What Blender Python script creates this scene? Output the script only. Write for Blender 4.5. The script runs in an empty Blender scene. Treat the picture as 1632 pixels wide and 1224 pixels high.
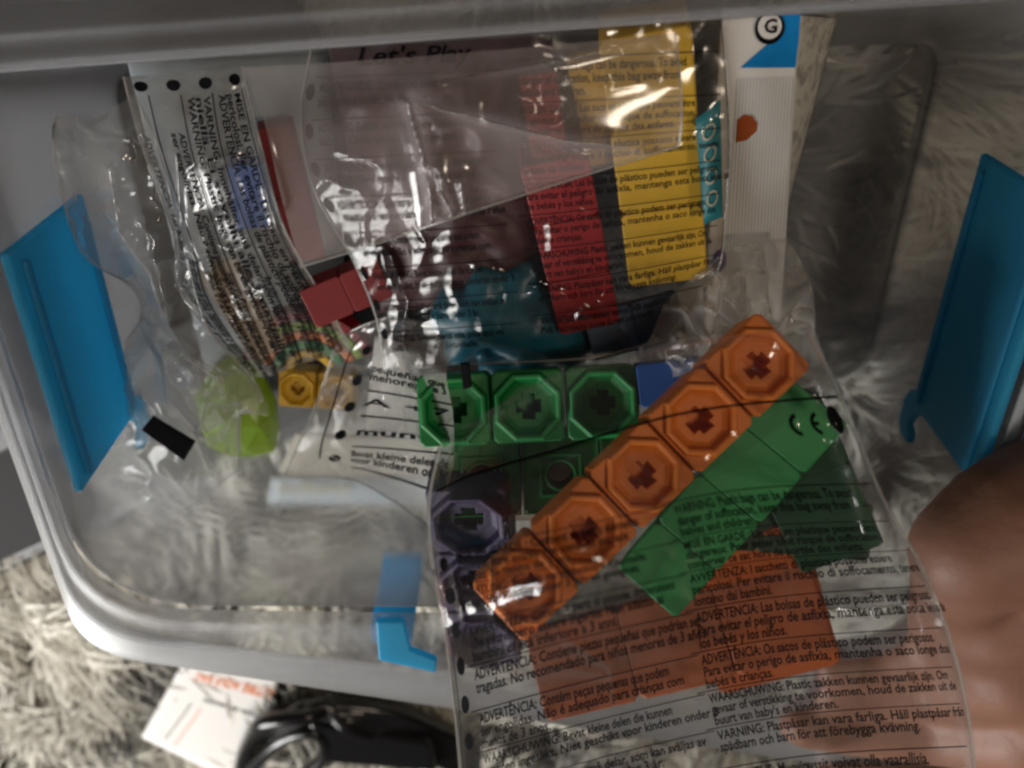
import bpy, bmesh, math, random
import numpy as np
from mathutils import Vector, Matrix, noise as mn
random.seed(7); rng = np.random.default_rng(7)
S = bpy.context.scene
# ---------------------------------------------------------------- camera
TH = math.radians(31); ST, CT = math.sin(TH), math.cos(TH)
HC = .332; F = 1413.0
cam = bpy.data.cameras.new('camera'); camo = bpy.data.objects.new('camera', cam); S.collection.objects.link(camo)
camo.matrix_world = Matrix(((1, 0, 0, 0), (0, CT, ST, 0), (0, -ST, CT, HC), (0, 0, 0, 1)))
cam.sensor_width = 36; cam.lens = 36 * F / 1632; cam.clip_start = .01; cam.clip_end = 50
cam.dof.use_dof = True; cam.dof.focus_distance = .235; cam.dof.aperture_fstop = 9
S.camera = camo
# ---------------------------------------------------------------- world and lamps
w = bpy.data.worlds.new('World'); S.world = w; w.use_nodes = True
bg = w.node_tree.nodes['Background']; bg.inputs[0].default_value = (.70, .57, .45, 1); bg.inputs[1].default_value = .07
def area(name, loc, target, size, energy, col):
    l = bpy.data.lights.new(name, 'AREA'); l.shape = 'RECTANGLE'; l.size = size[0]; l.size_y = size[1]; l.energy = energy; l.color = col
    o = bpy.data.objects.new(name, l); S.collection.objects.link(o); o.location = loc
    o.rotation_euler = (Vector(target) - Vector(loc)).to_track_quat('-Z', 'Y').to_euler(); return o
area('window_light', (-.62, -.66, .50), (-.05, -.2, .1), (.35, .4), 11.0, (1.0, .985, .95))
area('ceiling_light', (.35, .15, 1.25), (0, -.12, .1), (.16, .16), 3.8, (1.0, .84, .66))
S.view_settings.view_transform = 'Standard'; S.view_settings.look = 'None'; S.view_settings.exposure = -.12; S.view_settings.gamma = 1
S.render.engine = 'CYCLES'
S.cycles.transparent_max_bounces = 40; S.cycles.max_bounces = 14; S.cycles.transmission_bounces = 10
S.cycles.filter_width = 2.6
# ---------------------------------------------------------------- helpers
def W(x, y, z):
    v = (612 - y) / F; u = (x - 816) / F
    d = (HC - z) / (CT + ST * v)
    return Vector((u * d, d * (-ST + v * CT), z))
def Wn(px, py, z):
    v = (612 - py) / F; u = (px - 816) / F
    d = (HC - z) / (CT + ST * v)
    return np.stack([u * d, d * (-ST + v * CT), z + 0 * d], -1)
def link(o, parent=None):
    S.collection.objects.link(o)
    if parent: o.parent = parent
    return o
def tag(o, label=None, cat=None, group=None, kind=None):
    for k, v in (('label', label), ('category', cat), ('group', group), ('kind', kind)):
        if v: o[k] = v
    return o
def empty(name, loc, label=None, cat=None, group=None):
    o = bpy.data.objects.new(name, None); o.location = loc; link(o); o.empty_display_size = .01
    return tag(o, label, cat, group)
def meshobj(name, V, Fc, mat, parent=None, smooth=True, loc=None):
    me = bpy.data.meshes.new(name)
    me.from_pydata([tuple(v) for v in V], [], Fc); me.update()
    if mat: me.materials.append(mat)
    if smooth: me.polygons.foreach_set('use_smooth', [True] * len(me.polygons))
    o = bpy.data.objects.new(name, me); link(o, parent)
    if loc is not None: o.location = loc
    elif parent is not None:
        o.matrix_parent_inverse = Matrix.Translation(-Vector(parent.location))
    return o
def bmobj(name, bm, mat, parent=None, smooth=False):
    me = bpy.data.meshes.new(name); bm.normal_update(); bm.to_mesh(me); bm.free()
    if mat: me.materials.append(mat)
    if smooth: me.polygons.foreach_set('use_smooth', [True] * len(me.polygons))
    o = bpy.data.objects.new(name, me); link(o, parent)
    if parent is not None: o.matrix_parent_inverse = Matrix.Translation(-Vector(parent.location))
    return o
def bev(o, w, seg=2):
    m = o.modifiers.new('bevel', 'BEVEL'); m.width = w; m.segments = seg; m.limit_method = 'ANGLE'; m.angle_limit = math.radians(35); return o
# ---------------------------------------------------------------- materials
def newmat(name):
    m = bpy.data.materials.new(name); m.use_nodes = True; nt = m.node_tree
    for n in list(nt.nodes): nt.nodes.remove(n)
    out = nt.nodes.new('ShaderNodeOutputMaterial'); return m, nt, out
def noise_tex(nt, scale, detail=4, rough=.5, dist=0.0, obj=True):
    tc = nt.nodes.new('ShaderNodeTexCoord'); n = nt.nodes.new('ShaderNodeTexNoise')
    n.inputs['Scale'].default_value = scale; n.inputs['Detail'].default_value = detail; n.inputs['Roughness'].default_value = rough; n.inputs['Distortion'].default_value = dist
    nt.links.new(tc.outputs['Object'], n.inputs['Vector']); return n
def plastic(name, col, rough=.38, var=.22, bump=.25, sss=0.0, scale=90):
    m, nt, out = newmat(name); p = nt.nodes.new('ShaderNodeBsdfPrincipled')
    n = noise_tex(nt, scale, 5, .6); r = nt.nodes.new('ShaderNodeMix'); r.data_type = 'RGBA'
    a = [c * (1 - var) for c in col]; b = [min(1, c * (1 + var)) for c in col]
    r.inputs[6].default_value = (*a, 1); r.inputs[7].default_value = (*b, 1)
    nt.links.new(n.outputs[0], r.inputs[0]); nt.links.new(r.outputs[2], p.inputs['Base Color'])
    p.inputs['Roughness'].default_value = rough
    if 'ink' in name: p.inputs['Specular IOR Level'].default_value = .05
    if sss: p.inputs['Subsurface Weight'].default_value = sss; p.inputs['Subsurface Scale'].default_value = .003
    bp = nt.nodes.new('ShaderNodeBump'); bp.inputs['Strength'].default_value = bump; bp.inputs['Distance'].default_value = .0006
    n2 = noise_tex(nt, scale * 4, 3); nt.links.new(n2.outputs[0], bp.inputs['Height']); nt.links.new(bp.outputs[0], p.inputs['Normal'])
    nt.links.new(p.outputs[0], out.inputs[0]); return m
def clear(name, trans=(.96, .96, .96), haze=.05, hazecol=(.9, .9, .9), gloss=.05, rough=.12, edge=.5, bump=.1, bscale=14, bdist=.002, blur=0, fleck=0):
    """thin clear plastic: straight-through light + milky scatter + surface reflection"""
    m, nt, out = newmat(name); N = nt.nodes; L = nt.links
    t = N.new('ShaderNodeBsdfTransparent'); t.inputs[0].default_value = (*trans, 1)
    df = N.new('ShaderNodeBsdfDiffuse'); df.inputs[0].default_value = (*hazecol, 1)
    tl = N.new('ShaderNodeBsdfTranslucent'); tl.inputs[0].default_value = (*hazecol, 1)
    gl = N.new('ShaderNodeBsdfGlossy'); gl.inputs['Roughness'].default_value = rough
    bp = N.new('ShaderNodeBump'); bp.inputs['Strength'].default_value = bump; bp.inputs['Distance'].default_value = bdist
    n = noise_tex(nt, bscale, 5, .55, .6); L.new(n.outputs[0], bp.inputs['Height'])
    for s in (df, gl): L.new(bp.outputs[0], s.inputs['Normal'])
    a = N.new('ShaderNodeMixShader'); a.inputs[0].default_value = .5; L.new(df.outputs[0], a.inputs[1]); L.new(tl.outputs[0], a.inputs[2])
    base = t.outputs[0]
    if blur:
        rf = N.new('ShaderNodeBsdfRefraction'); rf.inputs['Roughness'].default_value = .25; rf.inputs['IOR'].default_value = 1.05; rf.inputs[0].default_value = (*trans, 1)
        c = N.new('ShaderNodeMixShader'); c.inputs[0].default_value = blur; L.new(t.outputs[0], c.inputs[1]); L.new(rf.outputs[0], c.inputs[2]); base = c.outputs[0]
    h = N.new('ShaderNodeMixShader'); h.inputs[0].default_value = haze
    lw = N.new('ShaderNodeLayerWeight'); lw.inputs[0].default_value = .35
    mr = N.new('ShaderNodeMapRange'); mr.inputs['From Min'].default_value = .25; mr.inputs['From Max'].default_value = 1; mr.inputs['To Min'].default_value = haze; mr.inputs['To Max'].default_value = min(1, haze + edge)
    L.new(lw.outputs['Facing'], mr.inputs[0])
    hz = mr.outputs[0]
    if fleck:
        nn = noise_tex(nt, bscale * .6, 6, .65, 1.2); mm = N.new('ShaderNodeMath'); mm.operation = 'MULTIPLY_ADD'; mm.inputs[1].default_value = fleck; L.new(nn.outputs[0], mm.inputs[0]); 
        sb = N.new('ShaderNodeMath'); sb.operation = 'SUBTRACT'; sb.use_clamp = True; L.new(mr.outputs[0], sb.inputs[0]); sb.inputs[1].default_value = fleck * .5; L.new(sb.outputs[0], mm.inputs[2]); hz = mm.outputs[0]
    L.new(hz, h.inputs[0]); L.new(base, h.inputs[1]); L.new(a.outputs[0], h.inputs[2])
    lf = N.new('ShaderNodeLayerWeight'); lf.inputs[0].default_value = .5; L.new(bp.outputs[0], lf.inputs['Normal'])
    fr = N.new('ShaderNodeMath'); fr.operation = 'POWER'; fr.inputs[1].default_value = 4.5; L.new(lf.outputs['Facing'], fr.inputs[0])
    ad = N.new('ShaderNodeMath'); ad.operation = 'ADD'; ad.use_clamp = True; L.new(fr.outputs[0], ad.inputs[0]); ad.inputs[1].default_value = gloss
    g = N.new('ShaderNodeMixShader'); L.new(ad.outputs[0], g.inputs[0]); L.new(h.outputs[0], g.inputs[1]); L.new(gl.outputs[0], g.inputs[2])
    L.new(g.outputs[0], out.inputs[0]); return m
M = {}
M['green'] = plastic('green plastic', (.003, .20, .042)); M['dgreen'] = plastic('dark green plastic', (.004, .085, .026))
M['orange'] = plastic('orange plastic', (.78, .21, .026)); M['deepgreen'] = plastic('deep green plastic', (.003, .045, .015)); M['dred'] = plastic('dark red plastic', (.20, .005, .008), rough=.5); M['shadeorange'] = plastic('orange plastic in painted shade', (.40, .085, .014)); M['red'] = plastic('red plastic', (.26, .006, .010))  # the darker orange carries the shade of the green strips in its colour
M['yellow'] = plastic('yellow plastic', (.58, .34, .012)); M['blue'] = plastic('blue plastic', (.02, .12, .46))
M['teal'] = plastic('teal plastic', (.006, .10, .15)); M['purple'] = plastic('purple plastic', (.016, .004, .050), rough=.5)
M['navy'] = plastic('navy plastic', (.01, .04, .10)); M['maroon'] = plastic('maroon printed film', (.05, .014, .016), rough=.5, var=.5, scale=25)
M['lime'] = plastic('lime plastic', (.24, .40, .025), rough=.35, sss=.3); M['tan'] = plastic('tan plastic', (.50, .36, .18), rough=.5)
M['clip'] = plastic('sky blue plastic', (.10, .55, .80), rough=.35, var=.06)
nt = M['clip'].node_tree; tl = nt.nodes.new('ShaderNodeBsdfTranslucent'); tl.inputs[0].default_value = (.03, .50, .74, 1); mx = nt.nodes.new('ShaderNodeMixShader'); mx.inputs[0].default_value = .7
pr = [n for n in nt.nodes if n.type == 'BSDF_PRINCIPLED'][0]; ou = [n for n in nt.nodes if n.type == 'OUTPUT_MATERIAL'][0]; nt.links.new(pr.outputs[0], mx.inputs[1]); nt.links.new(tl.outputs[0], mx.inputs[2]); nt.links.new(mx.outputs[0], ou.inputs[0])
M['paper'] = plastic('white paper', (.70, .68, .66), rough=.7, var=.05, scale=30); M['greycard'] = plastic('grey card', (.42, .47, .50), rough=.6, var=.06, scale=30)
M['beige'] = plastic('beige card', (.50, .45, .36), rough=.7, var=.08); M['ink'] = plastic('black ink', (.006, .006, .007), rough=.9, var=.1)
M['blackp'] = plastic('black glossy plastic', (.006, .006, .007), rough=.22, var=.3); M['orangeink'] = plastic('orange ink', (.72, .22, .08), rough=.6)
M['blueink'] = plastic('blue ink', (.01, .20, .52), rough=.5); M['brownink'] = plastic('brown ink', (.30, .07, .02), rough=.5); M['purpleink'] = plastic('purple ink', (.06, .03, .22), rough=.5)
M['mat'] = plastic('charcoal board', (.018, .018, .020), rough=.85, var=.25, scale=12); M['trim'] = plastic('black trim', (.006, .006, .007), rough=.5)
M['skin'] = plastic('skin', (.25, .125, .085), rough=.55, var=.14, bump=.35, sss=.25, scale=80)
M['paleink'] = plastic('pale letter ink', (.50, .48, .36), rough=.6)
M['tealcard'] = plastic('teal card', (.01, .17, .20), rough=.5)
M['film'] = clear('clear bag film', haze=.008, gloss=.038, rough=.10, edge=.05, bump=.1, fleck=.02)
M['filmback'] = clear('clear bag back film', haze=.008, gloss=.01, rough=.2, edge=.05)
M['filmhazy'] = clear('cloudy bag film', haze=.36, hazecol=(.60, .53, .52), gloss=.05, rough=.14, edge=.3, fleck=.06, bscale=14)
M['filmthin'] = clear('loose clear film', haze=.17, hazecol=(.74, .72, .67), gloss=.05, rough=.12, edge=.6, fleck=.10, bscale=25)
M['filmtext'] = clear('grey tinted bag film', haze=.30, hazecol=(.50, .48, .45), gloss=.05, rough=.16, edge=.3, fleck=.08, bscale=20)
M['filmneck'] = clear('gathered milky film', haze=.30, hazecol=(.74, .70, .64), gloss=.06, rough=.12, edge=.6, fleck=.14, bscale=45)
M['seam'] = clear('folded film edge', haze=.22, hazecol=(.8, .78, .73), gloss=.08, rough=.2, edge=.3)
M['box'] = clear('milky box plastic', trans=(.93, .94, .95), haze=.21, hazecol=(.70, .70, .73), gloss=.015, rough=.22, edge=.25, bump=.1, bscale=20, blur=.45)
M['rim'] = clear('milky rim plastic', trans=(.93, .94, .95), haze=.20, hazecol=(.72, .72, .75), gloss=.0, rough=.4, edge=.08, bump=.1, bscale=25, blur=.5)
# ---------------------------------------------------------------- ground: rug
m, nt, out = newmat('rug backing'); p = nt.nodes.new('ShaderNodeBsdfPrincipled'); n = noise_tex(nt, 22, 6, .7); cr = nt.nodes.new('ShaderNodeValToRGB')
cr.color_ramp.elements[0].color = (.06, .055, .05, 1); cr.color_ramp.elements[1].color = (.30, .28, .24, 1); nt.links.new(n.outputs[0], cr.inputs[0]); nt.links.new(cr.outputs[0], p.inputs[0]); p.inputs['Roughness'].default_value = 1; nt.links.new(p.outputs[0], out.inputs[0]); M['rugbase'] = m
tag(meshobj('rug', [(-1.5, -1.6, 0), (1.5, -1.6, 0), (1.5, 1.4, 0), (-1.5, 1.4, 0)], [(0, 1, 2, 3)], M['rugbase']), kind='structure')
m, nt, out = newmat('rug pile'); p = nt.nodes.new('ShaderNodeBsdfPrincipled'); at = nt.nodes.new('ShaderNodeAttribute'); at.attribute_name = 'tone'
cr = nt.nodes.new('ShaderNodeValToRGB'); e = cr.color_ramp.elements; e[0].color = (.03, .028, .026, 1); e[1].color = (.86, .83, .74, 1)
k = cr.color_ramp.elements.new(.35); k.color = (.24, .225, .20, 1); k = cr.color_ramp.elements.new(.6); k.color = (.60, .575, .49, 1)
nt.links.new(at.outputs['Fac'], cr.inputs[0]); nt.links.new(cr.outputs[0], p.inputs[0]); p.inputs['Roughness'].default_value = .75; nt.links.new(p.outputs[0], out.inputs[0]); M['pile'] = m
def rug_pile():
    NT, NS, K = 3400, 22, 5
    cx = rng.uniform(-.50, .55, NT); cy = rng.uniform(-.62, .30, NT)
    ang = np.array([mn.noise(Vector((x * 6, y * 6, 0))) * 5 + mn.noise(Vector((x * 17, y * 17, 3))) * 2.5 for x, y in zip(cx, cy)])
    tone = np.array([.60 + .95 * mn.noise(Vector((x * 14, y * 14, 9))) for x, y in zip(cx, cy)]) + rng.normal(0, .10, NT)
    ln = rng.uniform(.026, .048, NT)
    n = NT * NS
    rep = lambda a: np.repeat(a, NS)
    bx = rep(cx) + rng.normal(0, .0055, n); by = rep(cy) + rng.normal(0, .0055, n); a = rep(ang) + rng.normal(0, .22, n); l = rep(ln) * rng.uniform(.75, 1.1, n)
    bend = rng.uniform(-.9, .9, n) * .5 + rep(rng.uniform(-.8, .8, NT)); h0 = rng.uniform(.010, .024, n)
    V = np.zeros((n, K, 2, 3)); wd = rng.uniform(.0007, .0013, n)
    x, y = bx.copy(), by.copy()
    for k in range(K):
        t = k / (K - 1); aa = a + bend * t
        if k: x = x + np.cos(aa) * l / (K - 1); y = y + np.sin(aa) * l / (K - 1)
        z = .002 + h0 * np.sin(min(1, t * 1.25) * math.pi * .62) * 1.1
        ww = wd * (1 - t) ** .6 + .00012
        V[:, k, 0] = np.stack([x - np.sin(aa) * ww, y + np.cos(aa) * ww, z], -1); V[:, k, 1] = np.stack([x + np.sin(aa) * ww, y - np.cos(aa) * ww, z + .0004], -1)
    keep = ~((V[:, :, :, 0].max((1, 2)) > -.13) & (V[:, :, :, 0].min((1, 2)) < .13) & (V[:, :, :, 1].max((1, 2)) > -.20) & (V[:, :, :, 1].min((1, 2)) < -.04) & (rng.random(n) < 0))
    V = V[keep]; tn = np.clip(rep(tone)[keep] + rng.normal(0, .07, keep.sum()), 0, 1); n = len(V)
    me = bpy.data.meshes.new('rug_pile'); me.vertices.add(n * K * 2); me.vertices.foreach_set('co', V.reshape(-1))
    base = np.arange(n)[:, None] * K * 2 + np.arange(K - 1)[None] * 2; q = np.stack([base, base + 1, base + 3, base + 2], -1).reshape(-1)
    me.loops.add(len(q)); me.loops.foreach_set('vertex_index', q.astype(np.int32)); me.polygons.add(len(q) // 4); me.polygons.foreach_set('loop_start', np.arange(0, len(q), 4, dtype=np.int32))
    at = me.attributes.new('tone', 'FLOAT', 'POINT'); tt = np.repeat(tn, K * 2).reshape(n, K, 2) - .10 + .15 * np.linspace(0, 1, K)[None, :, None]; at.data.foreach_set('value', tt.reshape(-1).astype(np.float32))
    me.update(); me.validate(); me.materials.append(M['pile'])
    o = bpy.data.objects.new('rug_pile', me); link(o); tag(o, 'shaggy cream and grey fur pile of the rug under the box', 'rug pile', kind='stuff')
rug_pile()
# ---------------------------------------------------------------- charcoal board lying at left
def slab(name, corners, z0, z1, mat, parent=None, b=.001):
    V = [(c[0], c[1], z0) for c in corners] + [(c[0], c[1], z1) for c in corners]; n = len(corners)
    Fc = [tuple(range(n))[::-1], tuple(range(n, 2 * n))] + [(i, (i + 1) % n, n + (i + 1) % n, n + i) for i in range(n)]
    o = meshobj(name, V, Fc, mat, parent, smooth=False)
    if b: bev(o, b)
    return o
a_ = W(-20, 905, .034); b_ = W(440, 690, .034); dr = (b_ - a_).normalized(); nr = Vector((-dr.y, dr.x, 0))
board = empty('dark_board', a_ - Vector((0, 0, .034)), 'charcoal grey board with black edge trim lying on the rug left of the box', 'board')
p0 = a_ - dr * .3; p1 = b_ + dr * .10
slab('top_board', [p0, p1, p1 + nr * .6, p0 + nr * .6], .024, .036, M['mat'], board, .003)
slab('lower_step', [p0 - nr * .012, p1 - nr * .012, p1 + nr * .55, p0 + nr * .55], .012, .0235, M['trim'], board, .003)
slab('raised_batten', [p0 + nr * .045, p1 + nr * .045, p1 + nr * .06, p0 + nr * .06], .0362, .040, M['trim'], board, .002)
# ---------------------------------------------------------------- storage box
def roundrect(c, r, n=10):
    """c: four corners counter-clockwise, r: four radii"""
    P = []
    for i in range(4):
        p = Vector(c[i]); a = (Vector(c[i - 1]) - p).normalized(); b = (Vector(c[(i + 1) % 4]) - p).normalized()
        s = p + a * r[i]; e = p + b * r[i]
        for k in range(n + 1):
            t = k / n; P.append((1 - t) ** 2 * s + 2 * t * (1 - t) * p + t * t * e)
        nx = Vector(c[(i + 1) % 4]); bn = (p - nx).normalized(); e2 = nx + bn * r[(i + 1) % 4]
        for k in range(1, 12): P.append(e.lerp(e2, k / 12))
    return P
RZ = .130
inner = roundrect([(-.1325, -.204), (.141, -.206), (.142, -.0225), (-.1325, -.042)], [.038, .030, .018, .018])
outer = roundrect([(-.1395, -.224), (.151, -.292), (.152, -.0125), (-.140, -.030)], [.018, .040, .022, .022])
floor_ = roundrect([(-.130, -.180), (.1385, -.182), (.1385, -.052), (-.130, -.060)], [.030, .022, .014, .014])
box = empty('storage_box', (0, -.12, .024), 'translucent milky plastic storage box holding the bags of toy cubes', 'storage box')
def loft(name, loops, mat, th=.0014, cap=False):
    n = len(loops[0]); V = [v for l in loops for v in l]; Fc = []
    for j in range(len(loops) - 1):
        for i in range(n): a = j * n + i; b = j * n + (i + 1) % n; Fc.append((a, b, b + n, a + n))
    if cap: Fc.append(tuple(range(n))[::-1])
    o = meshobj(name, V, Fc, mat, box); s = o.modifiers.new('solid', 'SOLIDIFY'); s.thickness = th; s.offset = -1; return o
lv = lambda A, B, t, z: [Vector((a[0] * (1 - t) + b[0] * t, a[1] * (1 - t) + b[1] * t, z)) for a, b in zip(A, B)]
zf = .026
loft('box_wall', [lv(floor_, inner, .0, zf + .0015), lv(floor_, inner, .10, zf + .016), lv(floor_, inner, .35, .055), lv(floor_, inner, .6, .080), lv(floor_, inner, .8, .100), lv(floor_, inner, 1, RZ - .002)], M['box'])
loft('box_floor', [lv(floor_, inner, 0, zf + .001), lv(floor_, inner, 0, zf)], M['box'], cap=True)
loft('box_rim', [lv(inner, outer, .01, RZ), lv(inner, outer, .06, RZ + .002), lv(inner, outer, .14, RZ + .002), lv(inner, outer, .22, RZ + .0006), lv(inner, outer, .5, RZ + .0000),
                 lv(inner, outer, .53, RZ + .0010), lv(inner, outer, .57, RZ + .0010), lv(inner, outer, .60, RZ + .0000), lv(inner, outer, .97, RZ - .0015), lv(inner, outer, 1.0, RZ - .006), lv(inner, outer, 1.02, RZ - .014)], M['rim'], th=.0012)
def clip(side):
    X = -.1283 if side < 0 else .1368
    c = empty('clip_tmp', (0, 0, 0)); bpy.data.objects.remove(c)
    bm = bmesh.new()
    # flap profile in (y, z): hook turned up at the far end
    prof = [(-.055, .128), (-.054, .083), (-.060, .080), (-.148, .078), (-.156, .079), (-.163, .084), (-.169, .083), (-.173, .078), (-.168, .071), (-.158, .070), (-.150, .073)] if False else None
    y0, y1 = (-.086, -.160) if side < 0 else (-.074, -.158); _ = (-.068, -.158)
    o = slabx('clip', X, [(y0, .126), (y0, .080), (y1 + .004, .080), (y1 + .002, .076), (y1 - .003, .0735), (y1 - .010, .0735), (y1 - .015, .077), (y1 - .015, .084), (y1 - .011, .0845), (y1 - .009, .081), (y1 - .004, .083), (y1 - .001, .088), (y1 - .001, .126)], .0026 * -side, M['clip'])
    r = slabx('clip_rib', X - side * .0025, [(y0 - .004, .122), (y0 - .004, .119), (y1 + .002, .119), (y1 + .002, .122)], -.0015 * side, M['clip'], o)
    r = slabx('clip_rib', X - side * .0025, [(y0 - .004, .086), (y0 - .004, .084), (y1 + .002, .084), (y1 + .002, .086)], -.0015 * side, M['clip'], o)
def slabx(name, X, prof, th, mat, parent=None):
    n = len(prof); V = [(X, y, z) for y, z in prof] + [(X + th, y, z) for y, z in prof]
    Fc = [tuple(range(n)), tuple(range(n, 2 * n))[::-1]] + [(i, n + i, n + (i + 1) % n, (i + 1) % n) for i in range(n)]
    o = meshobj(name, V, Fc, mat, None, smooth=False)
    bm = bmesh.new(); bm.from_mesh(o.data); bmesh.ops.recalc_face_normals(bm, faces=bm.faces); bm.to_mesh(o.data); bm.free()
    bev(o, .001)
    o.parent = parent or box; o.matrix_parent_inverse = Matrix() if parent else Matrix.Translation(-box.location)
    return o
clip(-1); clip(1)
# third clip on the outside of the lower wall
V = []; prof = [(-.0465, .122), (-.0465, .084), (-.034, .084), (-.034, .122)]
V = [(x, -.222, z) for x, z in prof] + [(x, -.2255, z) for x, z in prof]; n = len(prof)
o = meshobj('clip', V, [tuple(range(n)), tuple(range(n, 2 * n))[::-1]] + [(i, (i + 1) % n, n + (i + 1) % n, n + i) for i in range(n)], M['clip'], box, smooth=False); bev(o, .0008)
ft = slab('clip_foot', [W(600, 985, .134), W(604, 1046, .134), (W(695, 1066, .134)), W(697, 1046, .134), W(655, 1030, .134), W(645, 985, .134)], .1335, .1358, M['clip'], None, .0006)
ft.parent = o; ft.matrix_parent_inverse = Matrix()
# ---------------------------------------------------------------- toy linking cubes
def ring(r, z, n=8, rot=math.pi / 8, sq=False):
    return [Vector((r * math.cos(rot + 2 * math.pi * i / n), r * math.sin(rot + 2 * math.pi * i / n), z)) for i in range(n)]
CM = {}
def cube_mesh(kind, mat):
    """unit linking cube, top face centre at origin, extends to z=-1"""
    key = (kind, mat)
    if key in CM: return CM[key]
    bm = bmesh.new()
    def loop(pts): return [bm.verts.new(p) for p in pts]
    def bridge(a, b):
        n = len(a)
        for i in range(n): bm.faces.new((a[i], a[(i + 1) % n], b[(i + 1) % n], b[i]))
    def sq(h, z, t=.06):
        out = []
        for sx, sy in ((1, 1), (-1, 1), (-1, -1), (1, -1)):
            a = Vector((sx * h, sy * (h - t), z)); b = Vector((sx * (h - t), sy * h, z))
            out += [a, b] if sx * sy > 0 else [b, a]
        return out
    def order(pts): return sorted(pts, key=lambda p: math.atan2(p.y, p.x))
    hb = .499 if kind == 'plain' else .485; tb = .03 if kind == 'plain' else .06
    body = [order(sq(hb, -1, tb)), order(sq(hb, -.02 if kind == 'plain' else -.06 if kind != 'cup' else -.14)), order(sq(hb - .015, -.005 if kind == 'plain' else -.04 if kind != 'cup' else -.12))]
    L = [loop(p) for p in body]; bridge(L[0], L[1]); bridge(L[1], L[2])
    def fill_between(outer, inner):
        es = []
        for lp in (outer, inner):
            for i in range(len(lp)):
                e = bm.edges.get((lp[i], lp[(i + 1) % len(lp)])) or bm.edges.new((lp[i], lp[(i + 1) % len(lp)])); es.append(e)
        bmesh.ops.triangle_fill(bm, edges=es, use_beauty=True, normal=(0, 0, 1))
    if kind == 'cup':
        R = [order(ring(.495, -.12)), order(ring(.475, -.01)), order(ring(.455, 0)), order(ring(.425, 0)), order(ring(.40, -.02)), order(ring(.37, -.12)), order(ring(.30, -.17))]
        R = [loop(p) for p in R]; fill_between(L[2], R[0])
        for i in range(6): bridge(R[i], R[i + 1])
        a, b = .085, .165
        plus = [(a, a), (a, b), (-a, b * 1.1), (-a * .9, a), (-b, a), (-b, -a), (-a, -a * .8), (-a, -b), (a, -b * 1.1), (a, -a), (b, -a), (b * 1.05, a)]
        P1 = loop([Vector((x, y, -.17)) for x, y in plus]); P2 = loop([Vector((x, y, -.55)) for x, y in plus])
        fill_between(R[6], P1)
        for i in range(12): bm.faces.new((P1[i], P1[(i + 1) % 12], P2[(i + 1) % 12], P2[i]))
        bm.faces.new(P2)
    elif kind == 'stud':
        C1 = loop(ring(.17, -.04, 16)); C2 = loop(ring(.17, -.98, 16)); fill_between(L[2], C1)
        for i in range(16): bm.faces.new((C1[i], C1[(i + 1) % 16], C2[(i + 1) % 16], C2[i]))
        def frame(h, wd, z0, z1):
            a = loop([Vector((sx * h, sy * h, z0)) for sx, sy in ((1, 1), (-1, 1), (-1, -1), (1, -1))]); b = loop([Vector((sx * h, sy * h, z1)) for sx, sy in ((1, 1), (-1, 1), (-1, -1), (1, -1))])
            c = loop([Vector((sx * (h - wd), sy * (h - wd), z1)) for sx, sy in ((1, 1), (-1, 1), (-1, -1), (1, -1))]); d = loop([Vector((sx * (h - wd), sy * (h - wd), z0)) for sx, sy in ((1, 1), (-1, 1), (-1, -1), (1, -1))])
            bridge(a, b); bridge(b, c); bridge(c, d)
        frame(.27, .035, -.042, .02); frame(.485, .02, -.042, .01)
        A = [loop(ring(r, z, 16)) for r, z in ((.21, -.042), (.205, .015), (.175, .015), (.17, -.04))]
        for i in range(3): bridge(A[i], A[i + 1])
        for d in ((0, 1), (0, -1), (1, 0), (-1, 0)):
            c = Vector((d[0] * .33, d[1] * .33, -.02)); bmesh.ops.create_cube(bm, size=1, matrix=Matrix.Translation(c) @ Matrix.Diagonal((.10 if d[0] else .015, .10 if d[1] else .015, .05, 1)))
    else:
        bm.faces.new(L[2])
    if kind != 'stud': bm.faces.new(L[0][::-1])
    bmesh.ops.recalc_face_normals(bm, faces=bm.faces)
    me = bpy.data.meshes.new('cube'); bm.to_mesh(me); bm.free(); me.materials.append(M[mat]); CM[key] = me; return me
def strip(name, label, mat, kind, a, b, n, z0, z1=None, roll=0, U=None, group=None, cat='toy cube strip', width=1.0, ext=1.0, face=.85):
    """n linked cubes whose top faces run from pixel a to pixel b"""
    A = W(*a, z0); B = W(*b, z1 if z1 is not None else z0)
    ax = (B - A); L = ax.length; ax.normalize(); U = U or (L / (n - 1) if n > 1 else .022)
    up = Vector((0, 0, 1)).lerp((Vector((0, 0, HC)) - (A + B) / 2).normalized(), face); up = (up - ax * up.dot(ax)).normalized(); up.rotate(Matrix.Rotation(math.radians(roll), 4, ax)) ; yy = up.cross(ax)
    Mx = Matrix((ax, yy, up)).transposed().to_4x4(); Mx.translation = A
    r = empty(name, A, label, cat, group); r.rotation_euler = Mx.to_euler()
    for i in range(n):
        o = bpy.data.objects.new('cube', cube_mesh(kind if isinstance(kind, str) else kind[i], mat)); link(o, r)
        o.location = (i * U * ext, 0, 0); o.scale = (U * ext, U * width, U); bev(o, .0005 / U * .6, 2)
    return r
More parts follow.
